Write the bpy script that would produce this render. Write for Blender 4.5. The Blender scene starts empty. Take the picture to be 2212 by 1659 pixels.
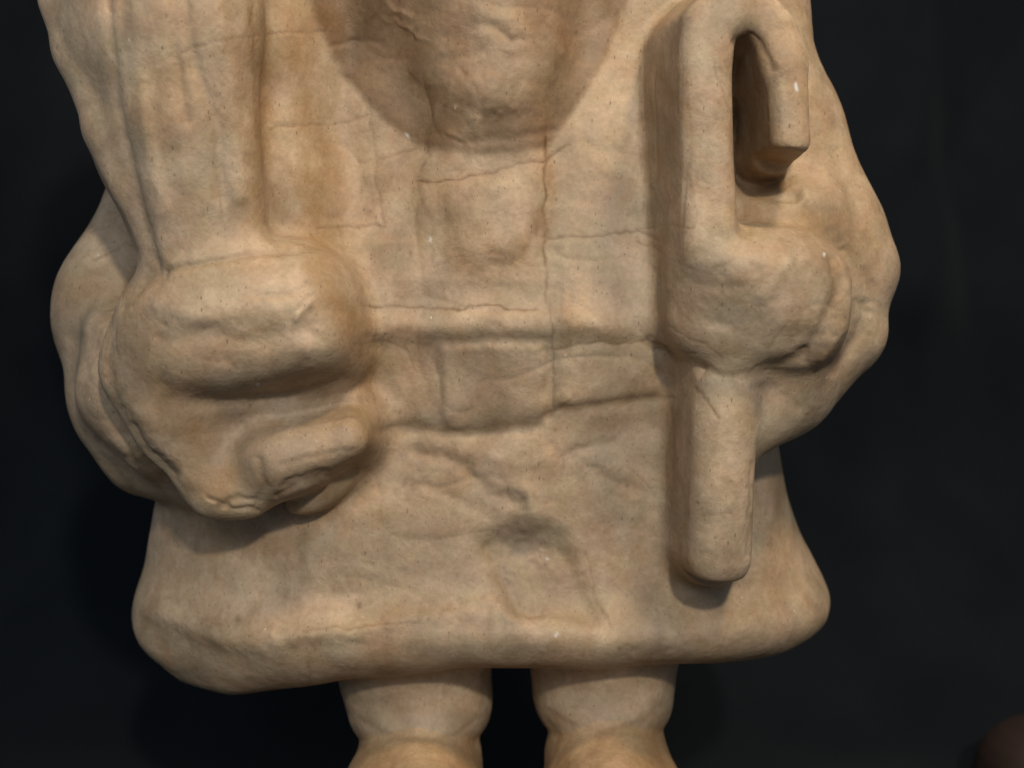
import bpy, math, time
import numpy as np
from mathutils import Vector, Matrix
T0 = time.time()
scene = bpy.context.scene
COL = scene.collection
rng = np.random.default_rng(7)

# ------------------------------------------------------------------ camera
D = 0.43                       # metres from lens to the plane y = 0
TILT = math.radians(4.0)
FU = 1106 / math.tan(math.radians(25.0))    # focal length in photograph units (2212 wide)
CAM = np.array([0.0, -D, 0.30])
cd = bpy.data.cameras.new('camera')
cam = bpy.data.objects.new('camera', cd); COL.objects.link(cam)
cam.location = CAM; cam.rotation_euler = (math.radians(90) - TILT, 0, 0)
cd.sensor_fit = 'HORIZONTAL'; cd.angle = math.radians(50.0)
cd.clip_start = 0.01; cd.clip_end = 50
cd.dof.use_dof = True; cd.dof.focus_distance = 0.405; cd.dof.aperture_fstop = 7.0
scene.camera = cam
FW = np.array([0, math.cos(TILT), -math.sin(TILT)]); UP = np.array([0, math.sin(TILT), math.cos(TILT)])

def W(u, v, y):
    "point at photograph position u, v (2212 x 1659) on the upright plane y"
    d = FW + np.array([(u - 1106) / FU, 0, 0]) + UP * ((829.5 - v) / FU)
    s = (y + D) / d[1]
    return CAM + d * s
def RU(r, y): return r * (y + D) / FU
def project(P):
    q = P - CAM
    z = q @ FW
    return 1106 + FU * q[:, 0] / z, 829.5 - FU * (q @ UP) / z

# ------------------------------------------------------------------ world, lamps, exposure
world = bpy.data.worlds.new('World'); scene.world = world; world.use_nodes = True
world.node_tree.nodes['Background'].inputs[0].default_value = (0.78, 0.88, 1.0, 1)
world.node_tree.nodes['Background'].inputs[1].default_value = 0.25
scene.view_settings.view_transform = 'Standard'; scene.view_settings.look = 'None'
scene.view_settings.exposure = 0.08; scene.view_settings.gamma = 1

def area(name, loc, target, size, power, color):
    l = bpy.data.lights.new(name, 'AREA'); l.shape = 'DISK'; l.size = size; l.energy = power; l.color = color
    o = bpy.data.objects.new(name, l); COL.objects.link(o); o.location = loc
    o.rotation_euler = (Vector(target) - Vector(loc)).to_track_quat('-Z', 'Y').to_euler()
    return o
area('key_lamp', (0.14, -0.80, 0.69), (0, 0, 0.36), 0.05, 4.6, (1.0, 0.90, 0.76))
area('warm_lamp', (0.34, -0.40, 1.12), (0, 0, 0.36), 0.14, 5.2, (1.0, 0.76, 0.50))
area('cool_lamp', (-0.10, -0.80, 0.66), (0, 0, 0.34), 0.32, 1.9, (0.95, 0.97, 1.0))

# ------------------------------------------------------------------ object helpers
def tag(o, label=None, cat=None, group=None, kind=None):
    if label: o['label'] = label
    if cat: o['category'] = cat
    if group: o['group'] = group
    if kind: o['kind'] = kind
    return o
def link(name, me, mat=None, parent=None):
    o = bpy.data.objects.new(name, me); COL.objects.link(o)
    if mat: me.materials.append(mat)
    if parent: o.parent = parent; o.matrix_parent_inverse = parent.matrix_world.inverted()
    return o
def mesh_np(name, V, F, smooth=True):
    me = bpy.data.meshes.new(name)
    n, m, k = len(V), len(F), F.shape[1]
    me.vertices.add(n); me.vertices.foreach_set('co', np.ascontiguousarray(V, np.float32).ravel())
    me.loops.add(m * k); me.loops.foreach_set('vertex_index', np.ascontiguousarray(F, np.int32).ravel())
    me.polygons.add(m); me.polygons.foreach_set('loop_start', np.arange(0, m * k, k, dtype=np.int32))
    me.update(calc_edges=True); me.validate()
    if smooth: me.polygons.foreach_set('use_smooth', np.ones(len(me.polygons), bool))
    return me

# ------------------------------------------------------------------ noise
def vnoise3(P, scale, seed):
    r = np.random.default_rng(seed); T = r.random((32, 32, 32)).astype(np.float32) * 2 - 1
    q = P * scale; i = np.floor(q).astype(np.int64); f = q - i; f = f * f * (3 - 2 * f)
    i &= 31; j = (i + 1) & 31
    x0, y0, z0 = i.T; x1, y1, z1 = j.T; fx, fy, fz = f.T
    c = lambda a, b, t: a + (b - a) * t
    return c(c(c(T[x0, y0, z0], T[x1, y0, z0], fx), c(T[x0, y1, z0], T[x1, y1, z0], fx), fy),
             c(c(T[x0, y0, z1], T[x1, y0, z1], fx), c(T[x0, y1, z1], T[x1, y1, z1], fx), fy), fz)

# ------------------------------------------------------------------ the distance field of the figure
H = 0.0014
lo = np.array([-0.205, -0.085, 0.045]); hi = np.array([0.205, 0.180, 0.575])
N = np.ceil((hi - lo) / H).astype(int) + 1
gx = (lo[0] + np.arange(N[0]) * H).astype(np.float32)
gy = (lo[1] + np.arange(N[1]) * H).astype(np.float32)
gz = (lo[2] + np.arange(N[2]) * H).astype(np.float32)
FIELD = np.full(N, 0.05, np.float32); BEST = np.full(N, 0.05, np.float32); LAB = np.zeros(N, np.uint8)
PARTS = ['coat', 'beard', 'cane', 'sack', 'sleeve', 'fist', 'sleeve', 'fist', 'trouser_leg', 'boot', 'trouser_leg', 'boot', 'hem_roll']

def sl(b0, b1):
    a = np.clip(np.floor((np.array(b0) - lo) / H).astype(int), 0, N)
    b = np.clip(np.ceil((np.array(b1) - lo) / H).astype(int) + 1, 0, N)
    return tuple(slice(int(p), int(q)) for p, q in zip(a, b))
def put(fn, b0, b1, part, k=0.006, margin=0.012, carve=False):
    s = sl(np.array(b0) - margin, np.array(b1) + margin)
    if any(q.stop <= q.start for q in s): return
    X = gx[s[0]][:, None, None]; Y = gy[s[1]][None, :, None]; Z = gz[s[2]][None, None, :]
    d = fn(X, Y, Z).astype(np.float32)
    f = FIELD[s]
    d = np.broadcast_to(d, f.shape)
    if carve:
        h = np.clip(0.5 - 0.5 * (f + d) / k, 0, 1)
        FIELD[s] = f + (-d - f) * h + k * h * (1 - h); return
    h = np.clip(0.5 + 0.5 * (d - f) / k, 0, 1)
    FIELD[s] = d + (f - d) * h - k * h * (1 - h)
    b = BEST[s]; m = d < b
    b[m] = d[m]; BEST[s] = b
    L = LAB[s]; L[m] = part; LAB[s] = L

def rcone(a, b, part, k=0.006, carve=False):
    "a, b = (u, v, y_mm, r_u): rounded cone between two balls"
    ya, yb = a[2] / 1000, b[2] / 1000
    A = W(a[0], a[1], ya); B = W(b[0], b[1], yb); ra = RU(a[3], ya); rb = RU(b[3], yb)
    AB = B - A; L2 = AB @ AB
    def fn(X, Y, Z):
        t = np.clip(((X - A[0]) * AB[0] + (Y - A[1]) * AB[1] + (Z - A[2]) * AB[2]) / L2, 0, 1)
        return np.sqrt((X - A[0] - t * AB[0]) ** 2 + (Y - A[1] - t * AB[1]) ** 2 + (Z - A[2] - t * AB[2]) ** 2) - (ra + (rb - ra) * t)
    r = max(ra, rb) + k
    put(fn, np.minimum(A, B) - r, np.maximum(A, B) + r, part, k, carve=carve)
def chain(pts, part, k=0.006, carve=False):
    for a, b in zip(pts[:-1], pts[1:]): rcone(a, b, part, k, carve)
def ell(c, r, part, k=0.006, rot=0.0, carve=False):
    "c = (u, v, y_mm), r = (ru, rv, r_mm), rot in degrees in the upright plane"
    y = c[2] / 1000; C = W(c[0], c[1], y); R = np.array([RU(r[0], y), r[2] / 1000, RU(r[1], y)])
    ca, sa = math.cos(math.radians(rot)), math.sin(math.radians(rot))
    def fn(X, Y, Z):
        x = (X - C[0]) * ca + (Z - C[2]) * sa; z = -(X - C[0]) * sa + (Z - C[2]) * ca; yy = Y - C[1]
        k0 = np.sqrt((x / R[0]) ** 2 + (yy / R[1]) ** 2 + (z / R[2]) ** 2)
        k1 = np.sqrt((x / R[0] ** 2) ** 2 + (yy / R[1] ** 2) ** 2 + (z / R[2] ** 2) ** 2) + 1e-9
        return k0 * (k0 - 1) / k1
    m = max(R[0], R[2]) + k; mm = np.array([m, R[1] + k, m])
    put(fn, C - mm, C + mm, part, k, carve=carve)
def rbox(c, h, part, rnd=0.01, k=0.006, rot=0.0, carve=False):
    y = c[2] / 1000; C = W(c[0], c[1], y); Hh = np.array([RU(h[0], y), h[2] / 1000, RU(h[1], y)]) - rnd
    ca, sa = math.cos(math.radians(rot)), math.sin(math.radians(rot))
    def fn(X, Y, Z):
        x = np.abs((X - C[0]) * ca + (Z - C[2]) * sa) - Hh[0]; z = np.abs(-(X - C[0]) * sa + (Z - C[2]) * ca) - Hh[2]; yy = np.abs(Y - C[1]) - Hh[1]
        return np.sqrt(np.maximum(x, 0) ** 2 + np.maximum(yy, 0) ** 2 + np.maximum(z, 0) ** 2) + np.minimum(np.maximum(np.maximum(x, yy), z), 0) - rnd
    m = math.hypot(Hh[0], Hh[2]) + rnd + k; mm = np.array([m, Hh[1] + rnd + k, m])
    put(fn, C - mm, C + mm, part, k, carve=carve)
def ridge(path, r_u, yf, yb, part, rnd=0.01, draft=0.18, k=0.006):
    "rounded bar following a path in the upright plane, its front at yf, widening towards yb (mm)"
    yf /= 1000; yb /= 1000
    P = [W(u, v, yf) for u, v in path]; r = RU(r_u, yf)
    def fn(X, Y, Z):
        d = None
        for A, B in zip(P[:-1], P[1:]):
            ax, az = A[0], A[2]; bx, bz = B[0] - ax, B[2] - az
            t = np.clip(((X - ax) * bx + (Z - az) * bz) / (bx * bx + bz * bz), 0, 1)
            e = np.sqrt((X - ax - t * bx) ** 2 + (Z - az - t * bz) ** 2)
            d = e if d is None else np.minimum(d, e)
        d = d - r - draft * np.maximum(Y - yf, 0) + rnd
        yy = np.abs(Y - (yf + yb) / 2) - (yb - yf) / 2 + rnd
        return np.sqrt(np.maximum(d, 0) ** 2 + np.maximum(yy, 0) ** 2) + np.minimum(np.maximum(d, yy), 0) - rnd
    m = r + draft * (yb - yf) + k
    xs = [p[0] for p in P]; zs = [p[2] for p in P]
    put(fn, (min(xs) - m, yf - k, min(zs) - m), (max(xs) + m, yb + k, max(zs) + m), part, k)

# --- coat: a loft whose width and front follow the silhouette
AX = 0.085
sil = [(-500, 740, 1480), (-260, 560, 1640), (0, 500, 1690), (200, 500, 1700), (420, 560, 1680), (620, 560, 1660), (800, 500, 1660), (900, 440, 1664), (960, 410, 1664),
       (1050, 365, 1680), (1130, 352, 1708), (1200, 342, 1745), (1250, 326, 1768), (1300, 318, 1775), (1350, 326, 1762), (1420, 360, 1700), (1500, 440, 1620)]
zs = np.array([W(1106, v, AX)[2] for v, a, b in sil]); xl = np.array([W(a, v, AX)[0] for v, a, b in sil]); xr = np.array([W(b, v, AX)[0] for v, a, b in sil])
fr = [(-500, 40), (-250, 20), (0, 9), (200, 4), (400, 1), (560, -3), (680, -7), (715, -8), (748, -4), (800, -2), (880, 0), (925, 3), (960, 2), (1050, 1), (1200, 0), (1290, -2), (1335, -8), (1375, -12), (1430, -10), (1500, -2)]
fz = np.array([W(1106, v, y / 1000)[2] for v, y in fr]); fy = np.array([y / 1000 for v, y in fr])
def sm(zz, a, b, n=5):
    out = np.interp(zz, a[::-1], b[::-1])
    ker = np.hanning(2 * n + 3)[1:-1]; ker /= ker.sum()
    return np.convolve(np.pad(out, n, 'edge'), ker, 'valid')
LX = sm(gz, zs, xl, 6); RX = sm(gz, zs, xr, 6); FY = sm(gz, fz, fy, 4)
hb = [(310, 1300, 85), (345, 1400, 70), (410, 1462, 45), (490, 1500, 20), (560, 1506, 4), (700, 1497, -8), (850, 1470, -6), (1000, 1450, -8), (1150, 1450, -8), (1300, 1456, -8),
      (1420, 1458, -12), (1560, 1444, 5), (1680, 1408, 35), (1750, 1350, 65), (1785, 1290, 85)]
hp = np.array([W(u, v, y / 1000) for u, v, y in hb])
HBX = sm(gx[::-1].copy(), hp[::-1, 0], hp[::-1, 2], 6)[::-1] if False else np.interp(gx, hp[:, 0], hp[:, 2])
HBX = HBX - 0.0048
def coat(X, Y, Z):
    zi = np.clip(((Z - lo[2]) / H).astype(int), 0, N[2] - 1)
    a = (RX[zi] - LX[zi]) / 2; c = (RX[zi] + LX[zi]) / 2
    b = np.where(Y < AX, AX - FY[zi], 0.085)
    n = 2.7
    q = (np.abs((X - c) / a) ** n + np.abs((Y - AX) / b) ** n) ** (1 / n)
    d = (q - 1) * np.minimum(a, b) * 0.95
    xi = np.clip(((X - lo[0]) / H).round().astype(int), 0, N[0] - 1)
    e = HBX[xi] - Z
    kk = 0.022
    h = np.clip(0.5 - 0.5 * (d - e) / kk, 0, 1)
    return d + (e - d) * h + kk * h * (1 - h)
put(coat, lo, hi, 0, k=0.001, margin=0)

# lapel / shoulders carry on above the frame
ell((1040, -180, 60), (640, 330, 70), 0, 0.03)

# --- trousers and boots
def vcyl(u, v0, v1, y, r, part, rnd=0.005, k=0.006):
    ym = y / 1000; T = W(u, v0, ym); B = W(u, v1, ym); rr = RU(r, ym); h = (T[2] - B[2]) / 2; zc = (T[2] + B[2]) / 2
    def fn(X, Y, Z):
        e = np.sqrt((X - T[0]) ** 2 + (Y - T[1]) ** 2) - rr + rnd; z = np.abs(Z - zc) - h + rnd
        return np.sqrt(np.maximum(e, 0) ** 2 + np.maximum(z, 0) ** 2) + np.minimum(np.maximum(e, z), 0) - rnd
    put(fn, (T[0] - rr - k, T[1] - rr - k, B[2] - k), (T[0] + rr + k, T[1] + rr + k, T[2] + k), part, k)
chain([(900, 1360, 52, 162), (900, 1450, 52, 154), (910, 1500, 51, 128)], 8, 0.012)
vcyl(910, 1430, 1578, 50, 120, 8, 0.006, 0.010)
ell((910, 1528, 49), (134, 56, 30), 8, 0.014)
chain([(1303, 1350, 52, 158), (1303, 1440, 52, 146), (1303, 1490, 51, 122)], 10, 0.012)
vcyl(1303, 1420, 1560, 50, 114, 10, 0.006, 0.010)
ell((1303, 1512, 49), (127, 56, 29), 10, 0.014)
chain([(912, 1560, 49, 114), (907, 1640, 42, 138), (895, 1740, 24, 168), (890, 1860, 0, 190)], 9, 0.0015)
rcone((903, 1670, 22, 96), (893, 1800, -18, 130), 9, 0.012)
chain([(1303, 1545, 49, 110), (1308, 1625, 42, 134), (1322, 1740, 24, 166), (1335, 1860, 0, 190)], 11, 0.0015)
rcone((1314, 1655, 22, 94), (1330, 1800, -18, 130), 11, 0.012)

# --- beard
chain([(1000, -250, 58, 400), (1015, -60, 56, 330), (1055, 150, 30, 165)], 1, 0.008)
ell((1060, 80, 3), (140, 215, 14), 1, 0.014)
ell((1050, 400, 1), (115, 170, 6), 0, 0.012)

# --- viewer's left: sleeve, sack, fist
chain([(350, 380, 56, 96), (287, 630, 46, 124), (304, 760, 44, 136), (345, 870, 40, 150), (425, 945, 26, 116)], 4, 0.016)
ell((222, 655, 44), (84, 110, 24), 4, 0.012, -20)
ell((240, 870, 42), (66, 84, 18), 4, 0.010, 20)
chain([(300, 1000, 36, 60), (400, 1010, 24, 52)], 4, 0.012)
chain([(300, -260, 10, 260), (380, 100, 8, 200), (470, 560, 5, 150)], 3, 0.012)
chain([(320, -260, -20, 170), (330, 60, -32, 118), (420, 560, -26, 84)], 3, 0.010)
chain([(450, -260, -20, 150), (440, 60, -32, 100), (490, 560, -26, 80)], 3, 0.016)
chain([(250, -240, -16, 130), (255, 60, -18, 92), (300, 330, -18, 64), (352, 540, -18, 38)], 3, 0.016)
chain([(148, -240, -10, 70), (150, 0, -16, 56), (174, 110, -20, 50), (228, 280, -26, 40), (283, 410, -28, 28), (342, 560, -28, 18)], 3, 0.005)
chain([(570, -260, 14, 140), (575, 100, 12, 116), (595, 400, 10, 104), (630, 580, 10, 100)], 3, 0.016)
chain([(606, -260, 2, 36), (612, 100, 2, 28), (640, 400, 2, 26), (670, 560, 2, 34)], 3, 0.010)
rbox((560, 740, 0), (190, 140, 32), 5, 0.018, 0.014, 6)
ell((570, 760, -6), (195, 120, 31), 5, 0.014, 6)
chain([(655, 632, -20, 82), (480, 655, -24, 84), (360, 700, -22, 84), (325, 800, -18, 84), (385, 920, -16, 74), (465, 1052, -16, 50)], 5, 0.014)
chain([(250, 720, 10, 60), (262, 850, 8, 66), (330, 960, 4, 56)], 5, 0.014)
chain([(620, 720, -20, 76), (690, 800, -12, 62)], 5, 0.014)
rbox((540, 930, 4), (140, 110, 20), 5, 0.012, 0.014, 12)
chain([(465, 1052, -16, 50), (530, 1054, -16, 50), (630, 985, -18, 64), (750, 945, 0, 66)], 5, 0.012)
rbox((684, 948, -12), (122, 58, 21), 5, 0.008, 0.013, 19)
rbox((572, 690, -12), (190, 112, 34), 5, 0.016, 0.018, 5)
ell((600, 884, -51), (175, 48, 27), 5, 0.014, 8, carve=True)
ell((715, 872, -34), (100, 24, 18), 5, 0.010, 9, carve=True)
ell((690, 1062, -2), (80, 38, 9), 0, 0.006, 28)

# --- viewer's right: sleeve, fist, cane
chain([(1560, -140, 44, 150), (1588, 0, 42, 108), (1674, 300, 36, 124), (1738, 500, 34, 138), (1756, 590, 32, 140), (1738, 715, 28, 128), (1680, 820, 14, 100), (1610, 900, 0, 68)], 6, 0.018)
ell((1862, 585, 34), (58, 50, 20), 6, 0.010)
ell((1846, 725, 30), (52, 52, 16), 6, 0.010)
chain([(1640, 510, 6, 60), (1760, 530, 10, 58), (1850, 610, 20, 56)], 6, 0.010)
ell((1680, 450, 4), (110, 70, 20), 6, 0.016)
rbox((1616, 652, -8), (188, 138, 32), 7, 0.018, 0.014, -2)
ell((1640, 640, -12), (160, 130, 30), 7, 0.014, -4)
ell((1590, 590, -28), (110, 66, 17), 7, 0.012, -4)
chain([(1700, 740, -4, 80), (1680, 830, 0, 76), (1620, 900, -8, 60)], 6, 0.016)
ell((1600, 816, -52), (100, 15, 20), 7, 0.008, 4, carve=True)
rbox((1642, 240, -8), (50, 140, 28), 6, 0.010, 0.008, -2, carve=True)
ell((1668, 372, -14), (58, 40, 20), 6, 0.008, 20, carve=True)
ridge([(1540, 540), (1532, 300), (1528, 140), (1536, 50), (1575, 12)], 54, -44, 20, 2, 0.0055, 0.17, 0.0045)
ridge([(1575, 14), (1618, 18), (1655, 32), (1682, 66), (1698, 130)], 46, -41, 14, 2, 0.0055, 0.08, 0.004)
ridge([(1698, 120), (1708, 180), (1716, 300)], 44, -42, 30, 2, 0.0055, 0.05, 0.004)
rbox((1693, 378, -30), (68, 43, 19), 2, 0.003, 0.002, -8, carve=True)
ridge([(1588, 740), (1576, 900), (1563, 1215)], 62, -32, 16, 2, 0.009, 0.19, 0.008)
rbox((1557, 1303, -27), (95, 47, 18), 2, 0.003, 0.002, -3, carve=True)

print('field', time.time() - T0)

# ------------------------------------------------------------------ surface nets
def surface_nets(F):
    S = F < 0
    c = np.zeros(tuple(np.array(F.shape) - 1), np.uint8)
    for a in (0, 1):
        for b in (0, 1):
            for d in (0, 1):
                c += S[a:F.shape[0] - 1 + a, b:F.shape[1] - 1 + b, d:F.shape[2] - 1 + d]
    act = (c > 0) & (c < 8)
    I = np.argwhere(act); idx = np.full(act.shape, -1, np.int32); idx[act] = np.arange(len(I), dtype=np.int32)
    off = [(a, b, d) for a in (0, 1) for b in (0, 1) for d in (0, 1)]
    val = {o: F[I[:, 0] + o[0], I[:, 1] + o[1], I[:, 2] + o[2]] for o in off}
    acc = np.zeros((len(I), 3)); cnt = np.zeros(len(I))
    for o in off:
        for ax in range(3):
            if o[ax] == 0:
                p = list(o); p[ax] = 1; p = tuple(p)
                a, b = val[o], val[p]; m = (a < 0) != (b < 0)
                t = np.where(m, a / np.where(m, a - b, 1), 0)
                pos = np.tile(np.array(o, float), (len(I), 1)); pos[:, ax] = t
                acc[m] += pos[m]; cnt[m] += 1
    V = (I + acc / cnt[:, None]) * H + lo
    quads = []
    for ax in range(3):
        o1, o2 = (ax + 1) % 3, (ax + 2) % 3
        s0 = [slice(1, -1)] * 3; s0[ax] = slice(0, -1); s1 = list(s0); s1[ax] = slice(1, None)
        a, b = S[tuple(s0)], S[tuple(s1)]
        E = np.argwhere(a != b); fl = a[a != b]
        E = E + 1; E[:, ax] -= 1
        def cell(d1, d2):
            q = E.copy(); q[:, o1] += d1; q[:, o2] += d2
            return idx[q[:, 0], q[:, 1], q[:, 2]]
        Q = np.stack([cell(-1, -1), cell(0, -1), cell(0, 0), cell(-1, 0)], 1)
        Q[~fl] = Q[~fl][:, ::-1]
        quads.append(Q)
    return V, np.concatenate(quads)
# clear the outermost layer so the surface closes
for ax in range(3):
    for e in (0, -1):
        s = [slice(None)] * 3; s[ax] = e; FIELD[tuple(s)] = np.maximum(FIELD[tuple(s)], 0.002)
V, Q = surface_nets(FIELD)
print('nets', len(V), len(Q), time.time() - T0)
tmp = mesh_np('tmp', V, Q)
to = bpy.data.objects.new('tmp', tmp); COL.objects.link(to)
md = to.modifiers.new('s', 'SUBSURF'); md.levels = 1; md.render_levels = 1
dg = bpy.context.evaluated_depsgraph_get(); ev = to.evaluated_get(dg); em = ev.to_mesh()
nv = len(em.vertices); V = np.empty(nv * 3, np.float32); em.vertices.foreach_get('co', V); V = V.reshape(-1, 3).astype(np.float64)
Q = np.empty(len(em.loops), np.int32); em.loops.foreach_get('vertex_index', Q); Q = Q.reshape(-1, 4)
ev.to_mesh_clear(); bpy.data.objects.remove(to); bpy.data.meshes.remove(tmp)
def normals(V, Q):
    n = np.cross(V[Q[:, 2]] - V[Q[:, 0]], V[Q[:, 3]] - V[Q[:, 1]])
    out = np.zeros_like(V)
    for c in range(3):
        s = np.zeros(len(V))
        for k in range(4): s += np.bincount(Q[:, k], n[:, c], len(V))
        out[:, c] = s
    return out / (np.linalg.norm(out, axis=1, keepdims=True) + 1e-20)
NR = normals(V, Q)
print('subdivided', len(V), time.time() - T0)

# ------------------------------------------------------------------ relief, wear and painted shade, laid on the front
MW, MH = 1200, 900                      # maps cover u, v = -94..2306, -70..1730 at 2 units a cell
uu = (np.arange(MW) * 2 - 94)[None, :].astype(np.float32); vv = (np.arange(MH) * 2 - 70)[:, None].astype(np.float32)
RELIEF = np.zeros((MH, MW), np.float32); AMBER = np.zeros((MH, MW), np.float32); GREY = np.zeros((MH, MW), np.float32); LINE = np.zeros((MH, MW), np.float32)
def noise2(scale, seed):
    r = np.random.default_rng(seed); T = r.random((64, 64)).astype(np.float32) * 2 - 1
    x = (uu / scale) + np.zeros_like(vv); y = (vv / scale) + np.zeros_like(uu)
    i = np.floor(x).astype(int); j = np.floor(y).astype(int); fx = x - i; fy_ = y - j
    fx = fx * fx * (3 - 2 * fx); fy_ = fy_ * fy_ * (3 - 2 * fy_); i &= 63; j &= 63; i2 = (i + 1) & 63; j2 = (j + 1) & 63
    a = T[j, i] + (T[j, i2] - T[j, i]) * fx; b = T[j2, i] + (T[j2, i2] - T[j2, i]) * fx
    return a + (b - a) * fy_
WU = noise2(38, 1) * 5 + noise2(13, 2) * 3.0; WV = noise2(38, 3) * 5 + noise2(13, 4) * 3.0
def pdist(path, warp=1.0):
    "distance to a polyline, signed side and position along it"
    us = [p[0] for p in path]; vs = [p[1] for p in path]; m = 130
    i0 = int(max(0, (min(us) - m + 94) // 2)); i1 = int(min(MW, (max(us) + m + 94) // 2)); j0 = int(max(0, (min(vs) - m + 70) // 2)); j1 = int(min(MH, (max(vs) + m + 70) // 2))
    s = (slice(j0, j1), slice(i0, i1))
    X = uu[:, i0:i1] + WU[s] * warp; Y = vv[j0:j1] + WV[s] * warp
    best = np.full(X.shape, 1e6, np.float32); side = np.zeros(X.shape, np.float32)
    for (ax, ay), (bx, by) in zip(path[:-1], path[1:]):
        dx, dy = bx - ax, by - ay; L = dx * dx + dy * dy
        t = np.clip(((X - ax) * dx + (Y - ay) * dy) / L, 0, 1)
        ex, ey = X - ax - t * dx, Y - ay - t * dy; d = np.sqrt(ex * ex + ey * ey)
        m_ = d < best; best[m_] = d[m_]; side[m_] = np.sign(dx * ey - dy * ex)[m_]
    return s, best, side
def groove(path, depth, w, dark=0.0, warp=1.0, ledge=0.0):
    "cut of given depth (mm) and half width w (u); dark > 0 also paints it brown; ledge lifts one side"
    s, d, side = pdist(path, warp)
    g = np.exp(-(d / w) ** 2)
    RELIEF[s] -= depth * g * (0.6 if w < 5 else 0.85)
    if ledge: RELIEF[s] += ledge * side * np.exp(-(d / (w * 3.2)) ** 2) * np.clip(d / (w * .6), 0, 1)
    if dark: LINE[s] = np.maximum(LINE[s], dark * np.exp(-(d / max(w * 0.75, 3.0)) ** 2) * (0.75 + 0.25 * noise2(17, 9)[s]))
def bumpr(path, height, w, warp=1.0): groove(path, -height, w, 0, warp)
def blob(M, u, v, ru, rv, amt, rot=0.0, soft=2.0):
    c, s = math.cos(math.radians(rot)), math.sin(math.radians(rot))
    X = uu - u + WU * 2; Y = vv - v + WV * 2
    x = (X * c + Y * s) / ru; y = (-X * s + Y * c) / rv
    M += amt * np.exp(-(x * x + y * y) ** (soft / 2))

BEARD = np.zeros_like(RELIEF)
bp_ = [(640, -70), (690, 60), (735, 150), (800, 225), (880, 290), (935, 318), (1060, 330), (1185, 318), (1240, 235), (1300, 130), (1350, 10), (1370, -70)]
def inside(poly):
    X = uu + WU * .8; Y = vv + WV * .8; c = np.zeros(X.shape, bool)
    for (ax, ay), (bx, by) in zip(poly, poly[1:] + poly[:1]):
        if ay == by: continue
        c ^= ((ay > Y) != (by > Y)) & (X < (bx - ax) * (Y - ay) / (by - ay) + ax)
    return c
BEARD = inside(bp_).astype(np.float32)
def blur(M, n):
    M = M.astype(np.float32)
    for _ in range(2):
        for ax in (0, 1):
            M = sum(np.roll(M, k, ax) for k in range(-n, n + 1)) / (2 * n + 1)
    return M
BEARD = blur(BEARD, 3); BSHADE = BEARD * (1 - .55 * np.exp(-(((uu - 1065) / 130) ** 2 + ((vv - 90) / 190) ** 2) ** 1.5)) * (1 - .5 * np.exp(-(((uu - 1290) / 50) ** 2 + ((vv - 40) / 120) ** 2)))  # head shade painted brown over beard and chest, paler on the bulging oval
# paper sheet seams
for p, d in [([(395, 112), (460, 92), (540, 78), (620, 70), (705, 62)], .6), ([(585, 274), (650, 272), (715, 266), (800, 248)], .65),
             ([(905, 392), (1000, 386), (1100, 362), (1180, 345), (1230, 312)], .9), ([(690, 492), (760, 490), (830, 484)], .6),
             ([(795, 215), (808, 320), (818, 420), (828, 484)], .45), ([(775, 350), (830, 338), (905, 318)], .45),
             ([(1185, 517), (1290, 512), (1380, 498), (1425, 522)], .8), ([(1385, 498), (1440, 488), (1500, 490)], .6),
             ([(780, 662), (900, 664), (1000, 666), (1080, 664), (1160, 670)], .9), ([(1180, 300), (1176, 420), (1180, 560), (1188, 700), (1192, 800), (1198, 885)], .7),
             ([(770, 744), (830, 738), (880, 752), (902, 800)], .5), ([(1190, 757), (1300, 742), (1400, 738), (1500, 768)], .7),
             ([(925, 330), (905, 392), (930, 480), (935, 560), (960, 640)], .35), ([(940, 580), (985, 555), (1050, 545), (1110, 560), (1180, 580)], .35),
             ([(905, 700), (912, 780), (930, 860), (955, 900)], .3), ([(660, 1365), (800, 1352), (905, 1352)], .5), ([(905, 1300), (905, 1352)], .4),
             ([(1265, 1190), (1290, 1290), (1318, 1350)], .4), ([(665, 1430), (668, 1500)], .5), ([(1520, 1110), (1580, 1103)], .6),
             ([(1500, 835), (1530, 870), (1555, 905)], .95), ([(1350, 1005), (1400, 1050), (1450, 1068)], .35), ([(1600, 160), (1640, 200), (1660, 260)], .3),
             ([(1540, 120), (1555, 190), (1590, 260)], .35), ([(1660, 760), (1700, 700), (1790, 690), (1830, 640)], .4), ([(1380, 520), (1450, 560), (1500, 580)], .6),
             ([(1430, 700), (1500, 740), (1560, 770)], .5), ([(200, 560), (280, 530), (340, 545)], .4), ([(1120, 1245), (1160, 1290), (1240, 1320)], .0)]:
    groove(p, 0.16 + 0.14 * d, 3.2, d * 1.35, 1.0, 0.05)
# belt, buckle and panels
groove([(930, 740), (1040, 731), (1170, 733)], 0.5, 18, 0.12, 1, 0.0)
groove([(965, 930), (1010, 934), (1080, 918), (1150, 910), (1198, 890), (1212, 878)], 1.2, 15, 0.22, .6, -0.25)
groove([(1212, 886), (1290, 872), (1350, 862), (1425, 858)], 1.0, 16, 0.2, .6, -0.2)
groove([(830, 930), (900, 925), (965, 932)], 0.9, 20, 0.1)
bumpr([(800, 706), (960, 704), (1060, 700), (1165, 698), (1350, 712)], 1.1, 26)
bumpr([(800, 705), (900, 702)], 0.6, 22)

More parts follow.
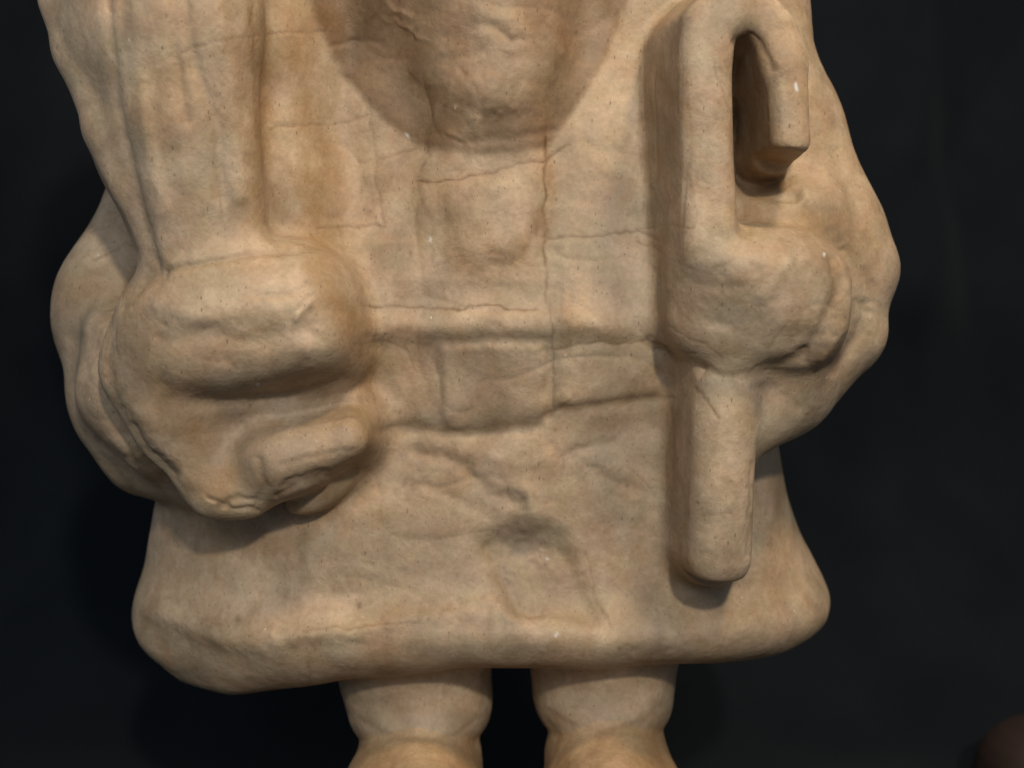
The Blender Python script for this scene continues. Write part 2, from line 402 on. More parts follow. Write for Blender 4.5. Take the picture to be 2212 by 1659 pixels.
def panel(poly, h, n=3):
    global RELIEF
    RELIEF += blur(inside(poly).astype(np.float32), n) * h
panel([(948, 744), (1172, 740), (1180, 912), (1090, 926), (958, 930)], 1.5)
panel([(1202, 762), (1300, 748), (1412, 742), (1420, 850), (1300, 864), (1208, 880)], 1.1)
panel([(795, 762), (880, 757), (905, 800), (930, 915), (805, 915)], .9, 4)
panel([(965, 400), (1150, 368), (1172, 450), (1110, 560), (1010, 562), (970, 480)], 1.4, 7)
panel([(1195, 300), (1390, 120), (1400, 700), (1198, 720)], 1.0, 5)
panel([(830, 320), (925, 340), (930, 640), (820, 640)], .7, 6); 
groove([(955, 760), (950, 850), (960, 910)], 0.35, 12, 0.1); groove([(1175, 760), (1183, 850), (1185, 900)], 0.45, 10, 0.12)
blob(RELIEF, 1290, 620, 85, 100, 0.8, 0, 4); blob(RELIEF, 850, 590, 80, 80, 0.8, 0, 4)
blob(RELIEF, 1050, 470, 60, 90, 1.0, 0, 3); blob(RELIEF, 1080, 620, 70, 40, -1.0); blob(RELIEF, 1300, 420, 80, 150, .7, 0, 3)
groove([(1205, 340), (1200, 520), (1205, 700)], 0.7, 22, 0.0); groove([(945, 340), (955, 500), (950, 660)], 0.8, 24, 0.0)
groove([(1130, 560), (1160, 500), (1175, 440)], 0.6, 12, .15)
# folds under the belt and the pit above the hem
groove([(900, 975), (975, 990), (1020, 1020), (1060, 1060), (1122, 1088)], 1.6, 15, 0.3)
groove([(1015, 1020), (1030, 1070), (1050, 1110)], 1.0, 22, 0.08)
groove([(880, 1045), (960, 1060), (1015, 1090)], 0.8, 14, 0.1)
groove([(1190, 960), (1210, 1010), (1195, 1080)], 0.8, 12, 0.15); groove([(1215, 985), (1250, 970), (1320, 960)], 1.0, 12, 0.12)
groove([(1270, 1010), (1330, 1045), (1385, 1062)], 1.1, 13, 0.12); bumpr([(1230, 1000), (1330, 1010), (1400, 1030)], 0.6, 22)
bumpr([(1060, 990), (1130, 1010), (1190, 990)], 0.8, 20); bumpr([(1130, 1060), (1160, 1110), (1190, 1070)], 1.2, 24)
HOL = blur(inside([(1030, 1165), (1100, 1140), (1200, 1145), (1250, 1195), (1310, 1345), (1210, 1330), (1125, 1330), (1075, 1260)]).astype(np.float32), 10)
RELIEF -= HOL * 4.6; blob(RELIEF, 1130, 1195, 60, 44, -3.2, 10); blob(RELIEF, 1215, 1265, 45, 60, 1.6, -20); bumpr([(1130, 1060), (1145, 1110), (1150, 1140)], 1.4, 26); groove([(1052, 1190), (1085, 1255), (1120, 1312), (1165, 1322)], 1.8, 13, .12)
GREY += HOL * .28; AMBER += HOL * .3; blob(GREY, 1140, 1178, 66, 34, .6, 0); blob(GREY, 1095, 1265, 22, 60, .5, -28); blob(GREY, 1190, 1290, 50, 26, .3, 0)  # shade of the hollow painted in grey and amber
bumpr([(1010, 1300), (1060, 1300), (1110, 1335)], 1.6, 16); bumpr([(1235, 1180), (1265, 1260), (1300, 1330)], 1.2, 20)
groove([(770, 1325), (850, 1318), (920, 1312), (1000, 1300)], 0.9, 16, 0.15)
bumpr([(600, 1372), (700, 1374), (800, 1362), (900, 1338), (1000, 1322), (1060, 1330)], 1.5, 17)
bumpr([(340, 1310), (400, 1350), (500, 1385), (600, 1395)], 1.6, 26); groove([(330, 1370), (440, 1420), (520, 1430)], 1.0, 30)
groove([(600, 1320), (520, 1300), (420, 1260)], 0.8, 40); bumpr([(1320, 1400), (1450, 1385), (1600, 1350)], 1.4, 30)
groove([(1340, 1410), (1450, 1400)], .7, 20, .1); blob(RELIEF, 760, 1180, 110, 70, 1.0); blob(RELIEF, 640, 1240, 90, 60, .6)
for u, v, a, b, h, r in [(870, 1120, 140, 40, .7, 10), (760, 1290, 160, 26, -.7, -6), (920, 1240, 90, 30, -.8, -5), (1380, 1150, 40, 120, .7, 0), (1370, 1290, 60, 60, .7, 0), (1600, 1390, 90, 40, .6, -20)]: blob(RELIEF, u, v, a, b, h, r)
# sack pleats
groove([(232, -40), (238, 60), (255, 230), (300, 420), (335, 560)], 1.3, 13, 0.14, .3, -.3)
groove([(395, -40), (400, 60), (425, 150), (470, 280), (475, 420)], 1.4, 16, 0.05, .5, .3)
bumpr([(320, -40), (330, 80), (350, 200), (400, 380)], 1.2, 34, .6)
groove([(330, -40), (335, 100), (330, 220), (370, 330)], 0.6, 24, 0.05)
bumpr([(465, -40), (480, 80), (500, 200), (520, 420)], 1.6, 22, .5); groove([(370, -40), (380, 120), (400, 260)], 1.0, 14, .05, .5); bumpr([(290, -40), (295, 120), (320, 300), (350, 450)], 1.2, 20, .5); groove([(545, -40), (552, 120), (560, 300)], .5, 7, .25)
groove([(355, 585), (440, 572), (540, 552), (640, 540), (690, 535)], 1.3, 8, 0.4, .7); groove([(600, 270), (640, 272)], .5, 5, .3)
# fist on the left
groove([(340, 585), (280, 625), (215, 680), (195, 730)], 2.4, 20, 0.15, 1); groove([(235, 700), (232, 800), (250, 880), (300, 960), (370, 1030)], 1.6, 15, 0.15)
bumpr([(350, 650), (420, 680), (540, 672), (640, 655)], 1.4, 26); groove([(365, 735), (460, 722), (560, 738), (660, 715)], 1.5, 24, .05)
groove([(560, 645), (640, 632), (670, 612)], .8, 8, .2); groove([(630, 690), (655, 660), (670, 640)], .6, 9, 0); bumpr([(640, 690), (668, 655)], 1.2, 8)
groove([(350, 700), (345, 760), (350, 830)], .7, 14); bumpr([(360, 800), (500, 815), (620, 800)], .9, 30)
groove([(430, 870), (540, 862), (640, 850), (740, 820)], 1.0, 16, .1, 1); groove([(610, 1000), (680, 985), (760, 975)], .5, 8, .1)
groove([(620, 1045), (680, 1028), (760, 1015)], 1.6, 11, .35); groove([(600, 1070), (660, 1045), (720, 1030)], 1.0, 7, .3); groove([(560, 990), (575, 1050), (560, 1080)], .9, 10, .15)
groove([(470, 1095), (510, 1075), (560, 1088)], .8, 6, .3); groove([(450, 1075), (500, 1100), (560, 1100)], .8, 5, .25); bumpr([(590, 940), (660, 925), (760, 905)], .8, 20)
for u, v, a, b, h, r in [(260, 800, 30, 40, -.9, 0), (300, 900, 40, 30, .8, 20), (180, 820, 20, 50, -.8, 0), (320, 1000, 50, 20, -1.0, 20), (260, 960, 40, 24, .9, 30), (480, 780, 80, 30, -.6, 0), (650, 760, 50, 24, .7, 0), (150, 640, 24, 60, .5, 10)]: blob(RELIEF, u, v, a, b, h, r)
# right sleeve and fist
groove([(1610, 500), (1700, 492), (1790, 505), (1850, 560), (1880, 620)], .9, 16, 0.15); groove([(1600, 470), (1720, 480), (1820, 540)], .8, 10, .1)
bumpr([(1620, 475), (1720, 466), (1800, 490), (1870, 560)], .6, 18); groove([(1800, 330), (1850, 430), (1890, 520)], 1.1, 16, .1); groove([(1760, 380), (1800, 420), (1860, 480)], .8, 12, .1)
groove([(1800, 560), (1815, 620), (1790, 700), (1740, 780)], 1.6, 14, .12); groove([(1870, 660), (1860, 720), (1800, 800)], 1.5, 14, .08); bumpr([(1835, 620), (1830, 700), (1780, 780)], 1.2, 12)
groove([(1515, 800), (1560, 812), (1620, 812), (1690, 795), (1740, 770)], 1.5, 13, .4, .8); groove([(1400, 745), (1450, 770), (1510, 800)], 1.8, 12, .3)
groove([(1630, 830), (1680, 850), (1720, 880)], .9, 12, .1); bumpr([(1650, 640), (1700, 560)], .7, 16)
for u, v, a, b, h, r in [(1560, 620, 60, 20, -.9, 10), (1580, 560, 50, 20, .8, 0), (1750, 560, 40, 40, 1.0, 0), (1660, 680, 60, 40, .7, 0), (1560, 700, 40, 20, -.7, 0), (1720, 740, 40, 30, -.9, 0), (1640, 590, 30, 20, -.7, 0), (1460, 640, 24, 80, -.8, 0)]: blob(RELIEF, u, v, a, b, h, r)
groove([(775, 1552), (840, 1588), (915, 1600), (990, 1584), (1036, 1548)], .3, 8, .35, .5); groove([(1186, 1536), (1240, 1566), (1305, 1578), (1375, 1562), (1424, 1526)], .3, 8, .35, .5)  # contact shadow under the cuffs painted in as a dark line
# cane
for u, v, a, b, h, r in [(1530, 250, 20, 60, .5, 0), (1570, 160, 16, 50, -.5, 10), (1510, 400, 20, 70, -.5, 0), (1560, 1000, 30, 60, .5, 0), (1590, 1100, 20, 60, -.5, 0), (1540, 1180, 30, 30, .6, 0)]: blob(RELIEF, u, v, a, b, h, r)
groove([(1590, 90), (1620, 76), (1650, 100), (1668, 150)], .9, 8, .5); groove([(1622, 1000), (1618, 1200)], .6, 6, .2)
# beard hollows and locks
for u, v, a, b, h, r in [(850, 110, 60, 90, .8, 20), (1060, 66, 50, 18, -.9, 10), (1105, 60, 36, 16, 1.1, 20), (1110, 100, 40, 16, .8, 10), (970, 40, 40, 50, .8, 0), (1010, 190, 80, 40, .8, 15), (930, 210, 50, 40, -.9, 30),
                         (1080, 230, 80, 30, .5, 0), (1270, 90, 40, 80, -.8, 0), (1190, 100, 14, 90, .7, 0), (870, 30, 50, 10, .9, 35), (880, 60, 50, 8, .9, 30), (1240, 30, 30, 60, .5, 0), (900, 150, 60, 20, .4, 10)]: blob(RELIEF, u, v, a, b, h, r)
groove([(960, 124), (1000, 120), (1040, 112)], .5, 10, .2); bumpr([(1035, -20), (1040, 40), (1042, 72)], 1.6, 22, .3); blob(RELIEF, 1050, 195, 75, 45, 1.6, 0, 3); blob(RELIEF, 985, 90, 34, 30, -.9); blob(RELIEF, 1110, 100, 34, 30, -.6); groove([(1000, 302), (1060, 302), (1130, 298), (1188, 285)], .8, 14, .28, .8)
groove([(905, 292), (960, 290), (990, 305)], .3, 5, .0); bumpr([(970, 290), (1000, 296), (1018, 310)], .5, 4); groove([(720, 100), (780, 84), (830, 90)], .5, 8, .3)

RELIEF += BEARD * 1.0
# wear and discolouration plus painted bounce light and crevice shade
for u, v, a, b, h, r in [(558, 220, 26, 270, .95, -2), (672, 330, 36, 210, .95, -3), (700, 560, 40, 110, .9, -8), (745, 690, 40, 90, .75, -20), (650, 60, 30, 130, .7, 0), (480, 1040, 50, 70, 1.0, 0), (430, 930, 50, 60, .7, 0),
                         (780, 1000, 26, 70, .8, 0), (450, 600, 200, 30, .45, -6), (1440, 300, 36, 260, .45, 0), (1465, 1020, 36, 260, .55, 0), (1640, 330, 50, 160, 1.0, 0), (1440, 620, 40, 120, .5, 0), (1470, 1240, 40, 30, .9, 10),
                         (1180, 460, 18, 100, .6, 5), (1800, 420, 90, 160, .45, 0), (1860, 560, 60, 90, .5, 0), (1700, 480, 120, 30, .6, 0), (1840, 1240, 90, 90, .3, 0), (1690, 1120, 50, 120, .3, 0), (200, 620, 90, 50, .45, 0), (1840, 740, 50, 60, .4, 0),
                         (800, 850, 30, 120, .35, 0), (1430, 860, 22, 60, .5, 0), (1250, 200, 40, 140, .3, 20), (540, 770, 190, 40, .2, 0), (1420, 1640, 50, 90, .9, 0), (1210, 1640, 30, 60, .6, 0), (790, 1640, 36, 80, .7, 0), (1010, 1640, 26, 80, .6, 0), (340, 1280, 50, 60, .3, 0)]:
    blob(AMBER, u, v, a, b, h, r, 3)  # amber bounce light painted on inner walls and right sleeve, plus glue stain
for u, v, a, b, h, r in [(300, 50, 40, 90, .8, 0), (300, 300, 40, 60, .6, -10), (470, 330, 30, 200, .7, -8), (420, 460, 120, 60, .3, 0), (420, 20, 24, 60, .5, 0), (290, 780, 50, 90, .7, 0), (340, 1020, 70, 30, .7, 30), (940, 760, 34, 120, .6, 0),
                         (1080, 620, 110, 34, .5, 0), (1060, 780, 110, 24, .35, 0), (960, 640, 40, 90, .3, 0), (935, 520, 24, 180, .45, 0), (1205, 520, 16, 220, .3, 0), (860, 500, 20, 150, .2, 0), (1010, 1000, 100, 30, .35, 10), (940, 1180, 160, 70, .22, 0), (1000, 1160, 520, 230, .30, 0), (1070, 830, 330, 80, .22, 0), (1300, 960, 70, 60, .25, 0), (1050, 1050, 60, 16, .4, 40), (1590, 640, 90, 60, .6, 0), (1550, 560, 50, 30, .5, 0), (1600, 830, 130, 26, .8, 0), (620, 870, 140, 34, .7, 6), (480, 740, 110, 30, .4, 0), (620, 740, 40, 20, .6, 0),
                         (1040, 60, 50, 30, .4, 0), (700, 500, 0.1, .1, 0, 0), (840, 560, 90, 90, .3, 0), (1590, 1100, 40, 100, .3, 0), (1400, 1330, 60, 60, .5, 0), (560, 1420, 120, 40, .35, 0), (180, 900, 40, 80, .5, 0), (1850, 690, 26, 70, .6, 20), (1080, 350, 60, 24, .4, 0),
                         (700, 1080, 80, 20, .5, -20), (1310, 1500, 90, 30, .3, 0), (920, 1550, 90, 20, .4, 0), (1180, 1060, 30, 60, .2, 0), (1680, 230, 16, 60, .5, 0)]:
    if h: blob(GREY, u, v, a, b, h, r, 2.4)  # grey paper tones, with shade painted into the crevices of the fists
# brown scuffs and spots
for u, v, a, h in [(775, 1305, 6, .9), (515, 1338, 8, .7), (495, 1310, 3.5, .6), (890, 548, 5, .7), (540, 878, 4, .9), (965, 228, 4, .9), (1545, 1160, 3, .6), (1200, 928, 4, .8), (720, 1275, 3, .5), (1355, 1050, 4, .7), (1180, 1222, 3, .8), (1800, 1300, 3, .4)]:
    LINE += h * np.exp(-(((uu - u) / a) ** 2 + ((vv - v) / (a * 1.3)) ** 2))
LINE = np.clip(LINE, 0, 1)
WHITE = np.zeros_like(LINE)
for u, v, a, b, r in [(1720, 188, 4, 9, 12), (932, 524, 1.8, 8, -20), (555, 820, 3, 4, 0), (1202, 1367, 3, 3, 0), (885, 293, 2, 10, -30), (1183, 1222, 2, 4, 0), (1780, 550, 3, 2, 0), (1000, 240, 2, 4, 0)]:
    blob(WHITE, u, v, a, b, 1.0, r, 4)

U_, V_ = project(V)
def sample(M):
    x = np.clip((U_ + 94) / 2, 0, MW - 1.01); y = np.clip((V_ + 70) / 2, 0, MH - 1.01)
    i = x.astype(int); j = y.astype(int); a = x - i; b = y - j
    return (M[j, i] * (1 - a) + M[j, i + 1] * a) * (1 - b) + (M[j + 1, i] * (1 - a) + M[j + 1, i + 1] * a) * b
view = CAM - V; view /= np.linalg.norm(view, axis=1, keepdims=True)
front = np.clip((np.einsum('ij,ij->i', view, NR) - 0.05) / 0.4, 0, 1)
disp = sample(RELIEF) * front / 1000
Pw = V + 0.006 * np.stack([vnoise3(V, 30, 11), vnoise3(V, 30, 12), vnoise3(V, 30, 13)], 1)
lump = vnoise3(Pw, 28, 21) * 0.9 + vnoise3(Pw, 62, 22) * 0.45 + vnoise3(Pw, 130, 23) * 0.13 + vnoise3(Pw, 260, 24) * 0.06
calm = 1 - (.72 + .2 * np.clip((340 - U_) / 80, 0, 1)) * np.clip((600 - U_) / 120, 0, 1) * np.clip((560 - V_) / 80, 0, 1)
lump = lump * calm
cre = 1 - np.abs(vnoise3(Pw, 45, 31)) * 4; cre = np.clip(cre, 0, 1) ** 2 * np.clip(vnoise3(V, 20, 32) * 2, 0, 1)
disp += (lump * 0.7 - cre * 0.35 * calm) / 1000
inz = (V[:, 2] > lo[2] + 0.01)
V = V + NR * (disp * inz)[:, None]
NR = normals(V, Q)
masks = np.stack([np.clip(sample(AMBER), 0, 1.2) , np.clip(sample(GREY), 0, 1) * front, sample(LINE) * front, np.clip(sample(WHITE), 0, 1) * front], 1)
fc = V[Q].mean(1)
bq = sample(BEARD); bt = sample(BSHADE)
ii = np.clip(np.round((fc - NR[Q[:, 0]] * 0.0005 - lo) / H).astype(int), 0, N - 1)
flab = LAB[ii[:, 0], ii[:, 1], ii[:, 2]]
bf = bq[Q[:, 0]] > .5; flab[(flab == 1) & ~bf] = 0; flab[(flab == 0) & bf & (fc[:, 1] < .06)] = 1
del FIELD, BEST
print('relief', time.time() - T0)

# ------------------------------------------------------------------ materials
class NT:
    def __init__(s, name):
        s.m = bpy.data.materials.new(name); s.m.use_nodes = True; s.t = s.m.node_tree; s.n = s.t.nodes; s.b = s.n['Principled BSDF']
    def add(s, typ, **kw):
        n = s.n.new(typ)
        for k, v in kw.items():
            if k in n.inputs: n.inputs[k].default_value = v
            else: setattr(n, k, v)
        return n
    def l(s, a, b): s.t.links.new(a, b)
    def math(s, op, a, b=None, clamp=False):
        n = s.n.new('ShaderNodeMath'); n.operation = op; n.use_clamp = clamp
        for i, x in enumerate((a, b)):
            if x is None: continue
            if isinstance(x, (int, float)): n.inputs[i].default_value = x
            else: s.l(x, n.inputs[i])
        return n.outputs[0]
    def ramp(s, x, a, b):
        n = s.n.new('ShaderNodeMapRange'); n.inputs['From Min'].default_value = a; n.inputs['From Max'].default_value = b; s.l(x, n.inputs['Value']); return n.outputs[0]
    def mix(s, f, a, b, mode='MIX'):
        n = s.n.new('ShaderNodeMix'); n.data_type = 'RGBA'; n.blend_type = mode
        if isinstance(f, (int, float)): n.inputs[0].default_value = f
        else: s.l(f, n.inputs[0])
        for i, x in ((6, a), (7, b)):
            if isinstance(x, tuple): n.inputs[i].default_value = (*x, 1)
            else: s.l(x, n.inputs[i])
        return n.outputs[2]

def paper(name, base, tint=(1, 1, 1), blur=1.0):
    k = NT(name)
    tc = k.add('ShaderNodeTexCoord'); P = tc.outputs['Object']
    def noise(sc, det=4, rough=.55, dist=0, vec=P):
        n = k.add('ShaderNodeTexNoise', Scale=sc, Detail=det, Roughness=rough, Distortion=dist); k.l(vec, n.inputs['Vector']); return n.outputs[0]
    at = k.add('ShaderNodeAttribute', attribute_name='wear_shade'); sep = k.add('ShaderNodeSeparateColor'); k.l(at.outputs['Color'], sep.inputs[0])
    amber, grey, line, white = sep.outputs[0], sep.outputs[1], sep.outputs[2], at.outputs['Alpha']
    big = noise(22, 5, .6, .6); mid = noise(95, 5, .65, .4); fine = noise(600, 3, .7); patch = noise(45, 4, .5, 1.2)
    c = k.mix(k.ramp(big, .35, .66), tuple(b * .70 for b in base), tuple(min(1, b * 1.14) for b in base))
    c = k.mix(k.math('MULTIPLY', k.ramp(patch, .52, .66), .20), c, (base[0] * .98, base[1] * .80, base[2] * .58))
    c = k.mix(k.math('MULTIPLY', k.ramp(noise(34, 4, .5, 1.0), .56, .70), .35), c, (base[0] * .72, base[1] * .77, base[2] * .82))
    c = k.mix(k.math('MULTIPLY', k.ramp(mid, .30, .62), .26), k.mix(1.0, c, (.74, .70, .64), 'MULTIPLY'), c)
    c = k.mix(.34, c, k.mix(1.0, c, k.mix(k.ramp(mid, .38, .62), (.66, .60, .52), (1.12, 1.12, 1.12)), 'MULTIPLY'))
    nb = k.ramp(noise(60, 5, .6), .25, .6)
    am = k.math('MULTIPLY', amber, k.math('ADD', k.math('MULTIPLY', nb, .8), .25), True)
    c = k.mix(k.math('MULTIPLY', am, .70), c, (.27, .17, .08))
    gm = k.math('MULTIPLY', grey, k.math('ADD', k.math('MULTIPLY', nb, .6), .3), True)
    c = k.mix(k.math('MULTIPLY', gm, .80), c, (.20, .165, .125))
    c = k.mix(k.math('MULTIPLY', line, .85, True), c, (.135, .08, .042))
    hn = k.add('ShaderNodeTexNoise', Scale=70, Detail=4.0, Roughness=.6); k.l(P, hn.inputs['Vector'])
    c = k.mix(1.0, c, k.mix(k.ramp(hn.outputs[0], .38, .62), (1.03, .985, .97), (.975, .99, .94)), 'MULTIPLY')
    cl = noise(16, 5, .62, 1.5)
    c = k.mix(k.math('MULTIPLY', k.ramp(cl, .46, .64), .7), c, k.mix(1.0, c, (.80, .70, .58), 'MULTIPLY'))
    # pulp grain and flecks
    c = k.mix(.42, c, k.mix(1.0, c, k.mix(k.ramp(fine, .3, .7), (.74, .72, .70), (1.22, 1.22, 1.22)), 'MULTIPLY'))
    def flecks(scale, thr, size, seed, stretch):
        mp = k.add('ShaderNodeMapping'); mp.inputs['Location'].default_value = (seed, seed * 1.7, seed * .3); mp.inputs['Rotation'].default_value = (0, seed, 0); mp.inputs['Scale'].default_value = (1, 1, stretch); k.l(P, mp.inputs[0])
        vo = k.add('ShaderNodeTexVoronoi', Scale=scale); k.l(mp.outputs[0], vo.inputs['Vector'])
        sp = k.add('ShaderNodeSeparateColor'); k.l(vo.outputs['Color'], sp.inputs[0])
        return k.math('MULTIPLY', k.math('LESS_THAN', vo.outputs['Distance'], size), k.math('GREATER_THAN', sp.outputs[0], thr))
    c = k.mix(k.math('MULTIPLY', flecks(400, .86, .13, .1, .35), .55), c, (.09, .06, .035))
    c = k.mix(k.math('MULTIPLY', flecks(300, .93, .075, .9, .35), .55), c, (.07, .045, .03))
    c = k.mix(k.math('MULTIPLY', flecks(520, .74, .18, -.5, .6), .42), c, (.13, .085, .05))
    c = k.mix(k.math('MULTIPLY', flecks(260, .97, .08, .5, .45), .6), c, (.62, .58, .5))
    c = k.mix(white, c, (.62, .62, .60))
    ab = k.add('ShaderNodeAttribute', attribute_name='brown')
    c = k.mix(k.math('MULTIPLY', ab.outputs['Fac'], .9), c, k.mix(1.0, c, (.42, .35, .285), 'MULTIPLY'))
    if tint != (1, 1, 1): c = k.mix(1.0, c, tint, 'MULTIPLY')
    k.l(c, k.b.inputs['Base Color'])
    r = k.ramp(mid, .3, .7); rr = k.math('ADD', k.math('MULTIPLY', r, .16), .50); k.l(rr, k.b.inputs['Roughness'])
    k.b.inputs['Specular IOR Level'].default_value = .32
    hgt = k.math('ADD', k.math('MULTIPLY', mid, 1.0), k.math('MULTIPLY', fine, .22))
    hgt = k.math('ADD', hgt, k.math('MULTIPLY', noise(260, 4, .6, .5), .5))
    rid = k.add('ShaderNodeTexNoise', Scale=40, Detail=3, Roughness=.5, Distortion=1.0); rid.noise_type = 'RIDGED_MULTIFRACTAL'; k.l(P, rid.inputs['Vector'])
    hgt = k.math('ADD', hgt, k.math('MULTIPLY', rid.outputs[0], .12))
    bp = k.add('ShaderNodeBump', Strength=.45, Distance=.0010); k.l(hgt, bp.inputs['Height']); k.l(bp.outputs[0], k.b.inputs['Normal'])
    return k.m
BASE = (.52, .418, .312)
M_paper = paper('buff_paper', BASE)
M_boot = paper('ochre_paper', BASE, (1.16, 1.06, .92))

# ------------------------------------------------------------------ split the surface into its parts
fig = bpy.data.objects.new('papier_mache_figure', None); COL.objects.link(fig)
base = W(1106, 1659, 0.045); fig.location = (float(base[0]), 0.045, 0.045)
tag(fig, 'buff papier-mache figure in long coat, gripping hooked cane and sack, before black cloth', 'figurine')
bpy.context.view_layer.update()
LBL = {1: 'beard hanging over the chest, head shade painted brown', 5: 'fist closed on the neck of the sack', 7: 'fist closed round the cane',
       4: 'sleeve of the arm holding the sack', 6: 'sleeve of the arm holding the cane, warm light painted amber'}
def emit(sel, name, mat, lab):
    f = Q[sel]
    used, inv = np.unique(f, return_inverse=True)
    me = mesh_np(name, V[used] - np.array(fig.location), inv.reshape(-1, 4))
    ca = me.color_attributes.new('wear_shade', 'FLOAT_COLOR', 'POINT'); ca.data.foreach_set('color', masks[used].astype(np.float32).ravel())
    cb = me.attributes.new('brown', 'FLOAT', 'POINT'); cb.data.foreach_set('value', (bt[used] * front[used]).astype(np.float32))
    me.normals_split_custom_set_from_vertices(NR[used].astype(np.float32))
    o = bpy.data.objects.new(name, me); COL.objects.link(o); me.materials.append(mat); o.parent = fig
    if lab: o['label'] = lab
    return o
for p in range(12):
    sel = flab == p
    if sel.sum() < 50: continue
    emit(sel, PARTS[p], M_paper if p == 1 else (M_boot if p in (9, 11) else M_paper), LBL.get(p))
print('parts', time.time() - T0)

# head and hood above the frame (only their shade reaches the picture)
def ball(name, c, r, mat, parent, seed):
    import bmesh
    bm = bmesh.new(); bmesh.ops.create_icosphere(bm, subdivisions=5, radius=1)
    P = np.array([v.co[:] for v in bm.verts]); d = 1 + .05 * vnoise3(P + 5, 2.2, seed) + .02 * vnoise3(P + 5, 6, seed + 1)
    for v, q, s in zip(bm.verts, P, d): v.co = Vector((q[0] * r[0] * s, q[1] * r[1] * s, q[2] * r[2] * s)) + Vector(c) - parent.location
    me = bpy.data.meshes.new(name); bm.to_mesh(me); bm.free()
    me.polygons.foreach_set('use_smooth', np.ones(len(me.polygons), bool)); me.materials.append(mat)
    ca = me.color_attributes.new('wear_shade', 'FLOAT_COLOR', 'POINT'); ca.data.foreach_set('color', np.zeros(len(me.vertices) * 4, np.float32))
    o = bpy.data.objects.new(name, me); COL.objects.link(o); o.parent = parent; return o
ball('head', (-0.01, 0.045, 0.615), (0.075, 0.075, 0.085), M_paper, fig, 3)

# ------------------------------------------------------------------ black cloth: one sheet hung behind and swept under the figure
ZF = 0.045 - 0.028
kc = NT('black_cloth')
tc = kc.add('ShaderNodeTexCoord')
n1 = kc.add('ShaderNodeTexNoise', Scale=9.0, Detail=4.0); kc.l(tc.outputs['Object'], n1.inputs['Vector'])
n2 = kc.add('ShaderNodeTexNoise', Scale=900.0, Detail=2.0); kc.l(tc.outputs['Object'], n2.inputs['Vector'])
cc = kc.mix(kc.ramp(n1.outputs[0], .3, .7), (.0042, .0064, .0092), (.0085, .0112, .0145)); cc = kc.mix(kc.math('MULTIPLY', n2.outputs[0], .25), cc, (.02, .022, .024))
kc.l(cc, kc.b.inputs['Base Color']); kc.b.inputs['Roughness'].default_value = .9; kc.b.inputs['Specular IOR Level'].default_value = .04
kc.b.inputs['Sheen Weight'].default_value = .03; kc.b.inputs['Sheen Roughness'].default_value = .5
nx, ns = 420, 420
x = np.linspace(-0.9, 0.9, nx); s = np.linspace(0, 1, ns)
Lf, Rr, Hh = 0.85, 0.28, 0.95; BY = 0.50
tot = Lf + Rr * math.pi / 2 + Hh; t = s * tot
py = np.where(t < Lf, BY - Rr - Lf + t, np.where(t < Lf + Rr * math.pi / 2, BY - Rr + Rr * np.sin((t - Lf) / Rr), BY))
pz = np.where(t < Lf, 0, np.where(t < Lf + Rr * math.pi / 2, Rr - Rr * np.cos((t - Lf) / Rr), Rr + t - Lf - Rr * math.pi / 2))
XX, SS = np.meshgrid(x, t); YY = np.repeat(py[:, None], nx, 1); ZZ = np.repeat(pz[:, None], nx, 1) + ZF
ang = np.clip((t - Lf) / Rr, 0, math.pi / 2); ny_ = -np.sin(ang)[:, None]; nz_ = np.cos(ang)[:, None]
G = np.stack([XX.ravel(), SS.ravel() * .8, np.zeros(XX.size)], 1)
wallw = np.clip((SS - Lf) / 0.25, 0, 1)
def fold(xc, slope, w, h, c=0.0): return h * np.exp(-((XX - xc - slope * (ZZ - .3) - c * (ZZ - .3) ** 2) / w) ** 2)
dsp = (vnoise3(G, 6, 41) * .022 + vnoise3(G, 18, 42) * .003).reshape(XX.shape)
dsp *= .35 + .65 * wallw
dsp += wallw * (fold(.31, .06, .045, .028) + .05 / (1 + np.exp((XX - .385 + .10 * np.exp(-((ZZ - .36) / .09) ** 2) * 0 + .5 * np.clip(.30 - ZZ, 0, .3)) / .03)) * np.clip((ZZ - .12) / .2, 0, 1) - fold(.38, -.2, .02, .008) + fold(-.36, 0, .06, .016) + fold(-.24, -.1, .04, -.010) + fold(.18, .5, .03, .012) + fold(.1, -.9, .03, .008) + fold(.25, .8, .03, -.008))
dsp += (1 - wallw) * (.005 * np.exp(-((XX - .18 - (YY - .1) * .6) / .05) ** 2) + .004 * np.exp(-((XX - .30 + (YY - .1) * .9) / .05) ** 2))
dsp *= np.clip(np.abs(SS - (Lf - .30)) / .08, 0.15, 1)
VV = np.stack([XX, YY + ny_ * dsp, ZZ + nz_ * dsp], 2).reshape(-1, 3)
i, j = np.meshgrid(np.arange(nx - 1), np.arange(ns - 1)); a = (j * nx + i).ravel()
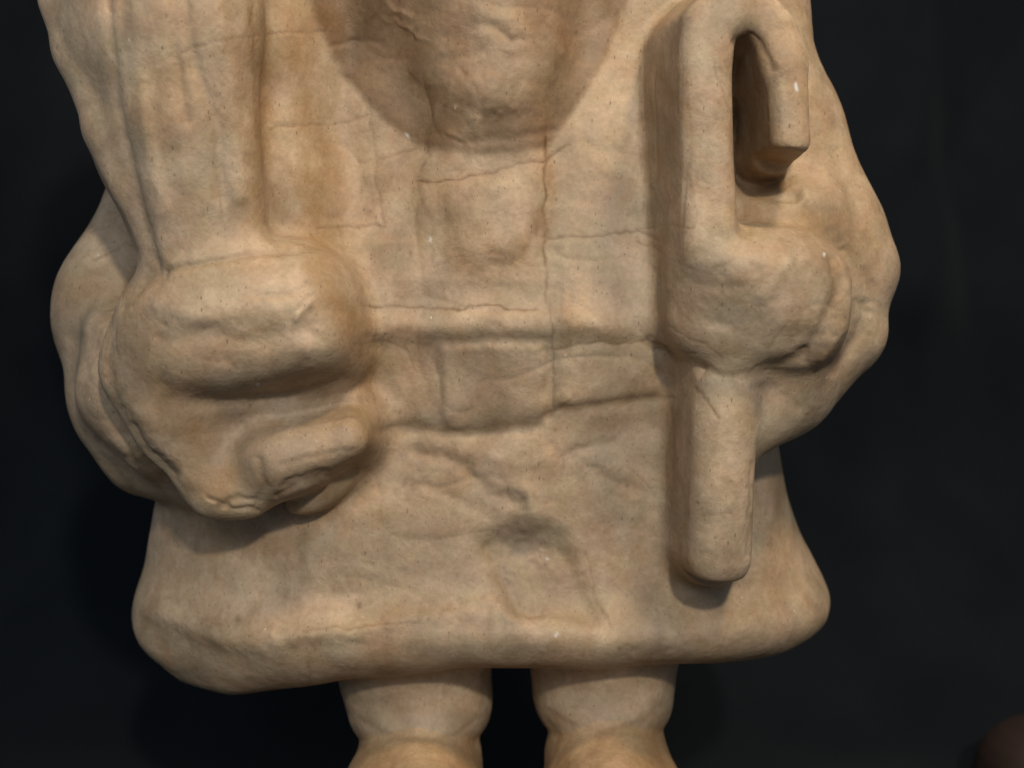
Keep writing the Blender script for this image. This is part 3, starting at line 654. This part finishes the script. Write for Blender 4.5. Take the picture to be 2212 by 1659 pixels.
bk = link('backdrop', mesh_np('backdrop', VV, np.stack([a, a + 1, a + nx + 1, a + nx], 1)), kc.m)
tag(bk, 'black cloth hung in soft folds behind and under the figure', kind='structure')

# ------------------------------------------------------------------ dim brown form in the lower right corner
kb = NT('brown_surface'); nb = kb.add('ShaderNodeTexNoise', Scale=60.0, Detail=4.0)
kb.l(kb.mix(nb.outputs[0], (.020, .011, .0085), (.032, .018, .013)), kb.b.inputs['Base Color']); kb.b.inputs['Roughness'].default_value = .6
import bmesh
c0 = W(2262, 1712, 0.16); r0 = RU(148, 0.16)
prof = [(0, 0.0), (.45, .0), (.72, .03), (.9, .2), (1.0, .55), (1.02, .9), (.97, 1.25), (.86, 1.55), (.68, 1.8), (.42, 1.95), (0, 2.0)]
zt = c0[2] + r0; hgt = zt - ZF
bm = bmesh.new(); rings = []
pr = np.array(prof); tt = np.linspace(0, len(prof) - 1, 41); rr = np.interp(tt, range(len(prof)), pr[:, 0]); hh = np.interp(tt, range(len(prof)), pr[:, 1]) / 2
for r, h in zip(rr, hh):
    ring = []
    for q in range(48):
        an = 2 * math.pi * q / 48; w = 1 + .03 * math.sin(3 * an + h * 4) + .02 * math.sin(5 * an)
        ring.append(bm.verts.new((r0 * max(r, .001) * w * math.cos(an), r0 * 1.1 * max(r, .001) * w * math.sin(an), h * hgt)))
    rings.append(ring)
for A, B in zip(rings[:-1], rings[1:]):
    for q in range(48): bm.faces.new((A[q], A[(q + 1) % 48], B[(q + 1) % 48], B[q]))
bmesh.ops.remove_doubles(bm, verts=bm.verts, dist=1e-5); bmesh.ops.smooth_vert(bm, verts=bm.verts, factor=.5, use_axis_x=True, use_axis_y=True, use_axis_z=True)
me = bpy.data.meshes.new('rounded_figurine'); bm.to_mesh(me); bm.free(); me.polygons.foreach_set('use_smooth', np.ones(len(me.polygons), bool))
o = link('rounded_figurine', me, kb.m); o.location = (c0[0], 0.16, ZF + .002)
tag(o, 'small dark reddish-brown rounded form, blurred, on the black cloth at the lower right corner', 'figurine')
print('done', time.time() - T0)
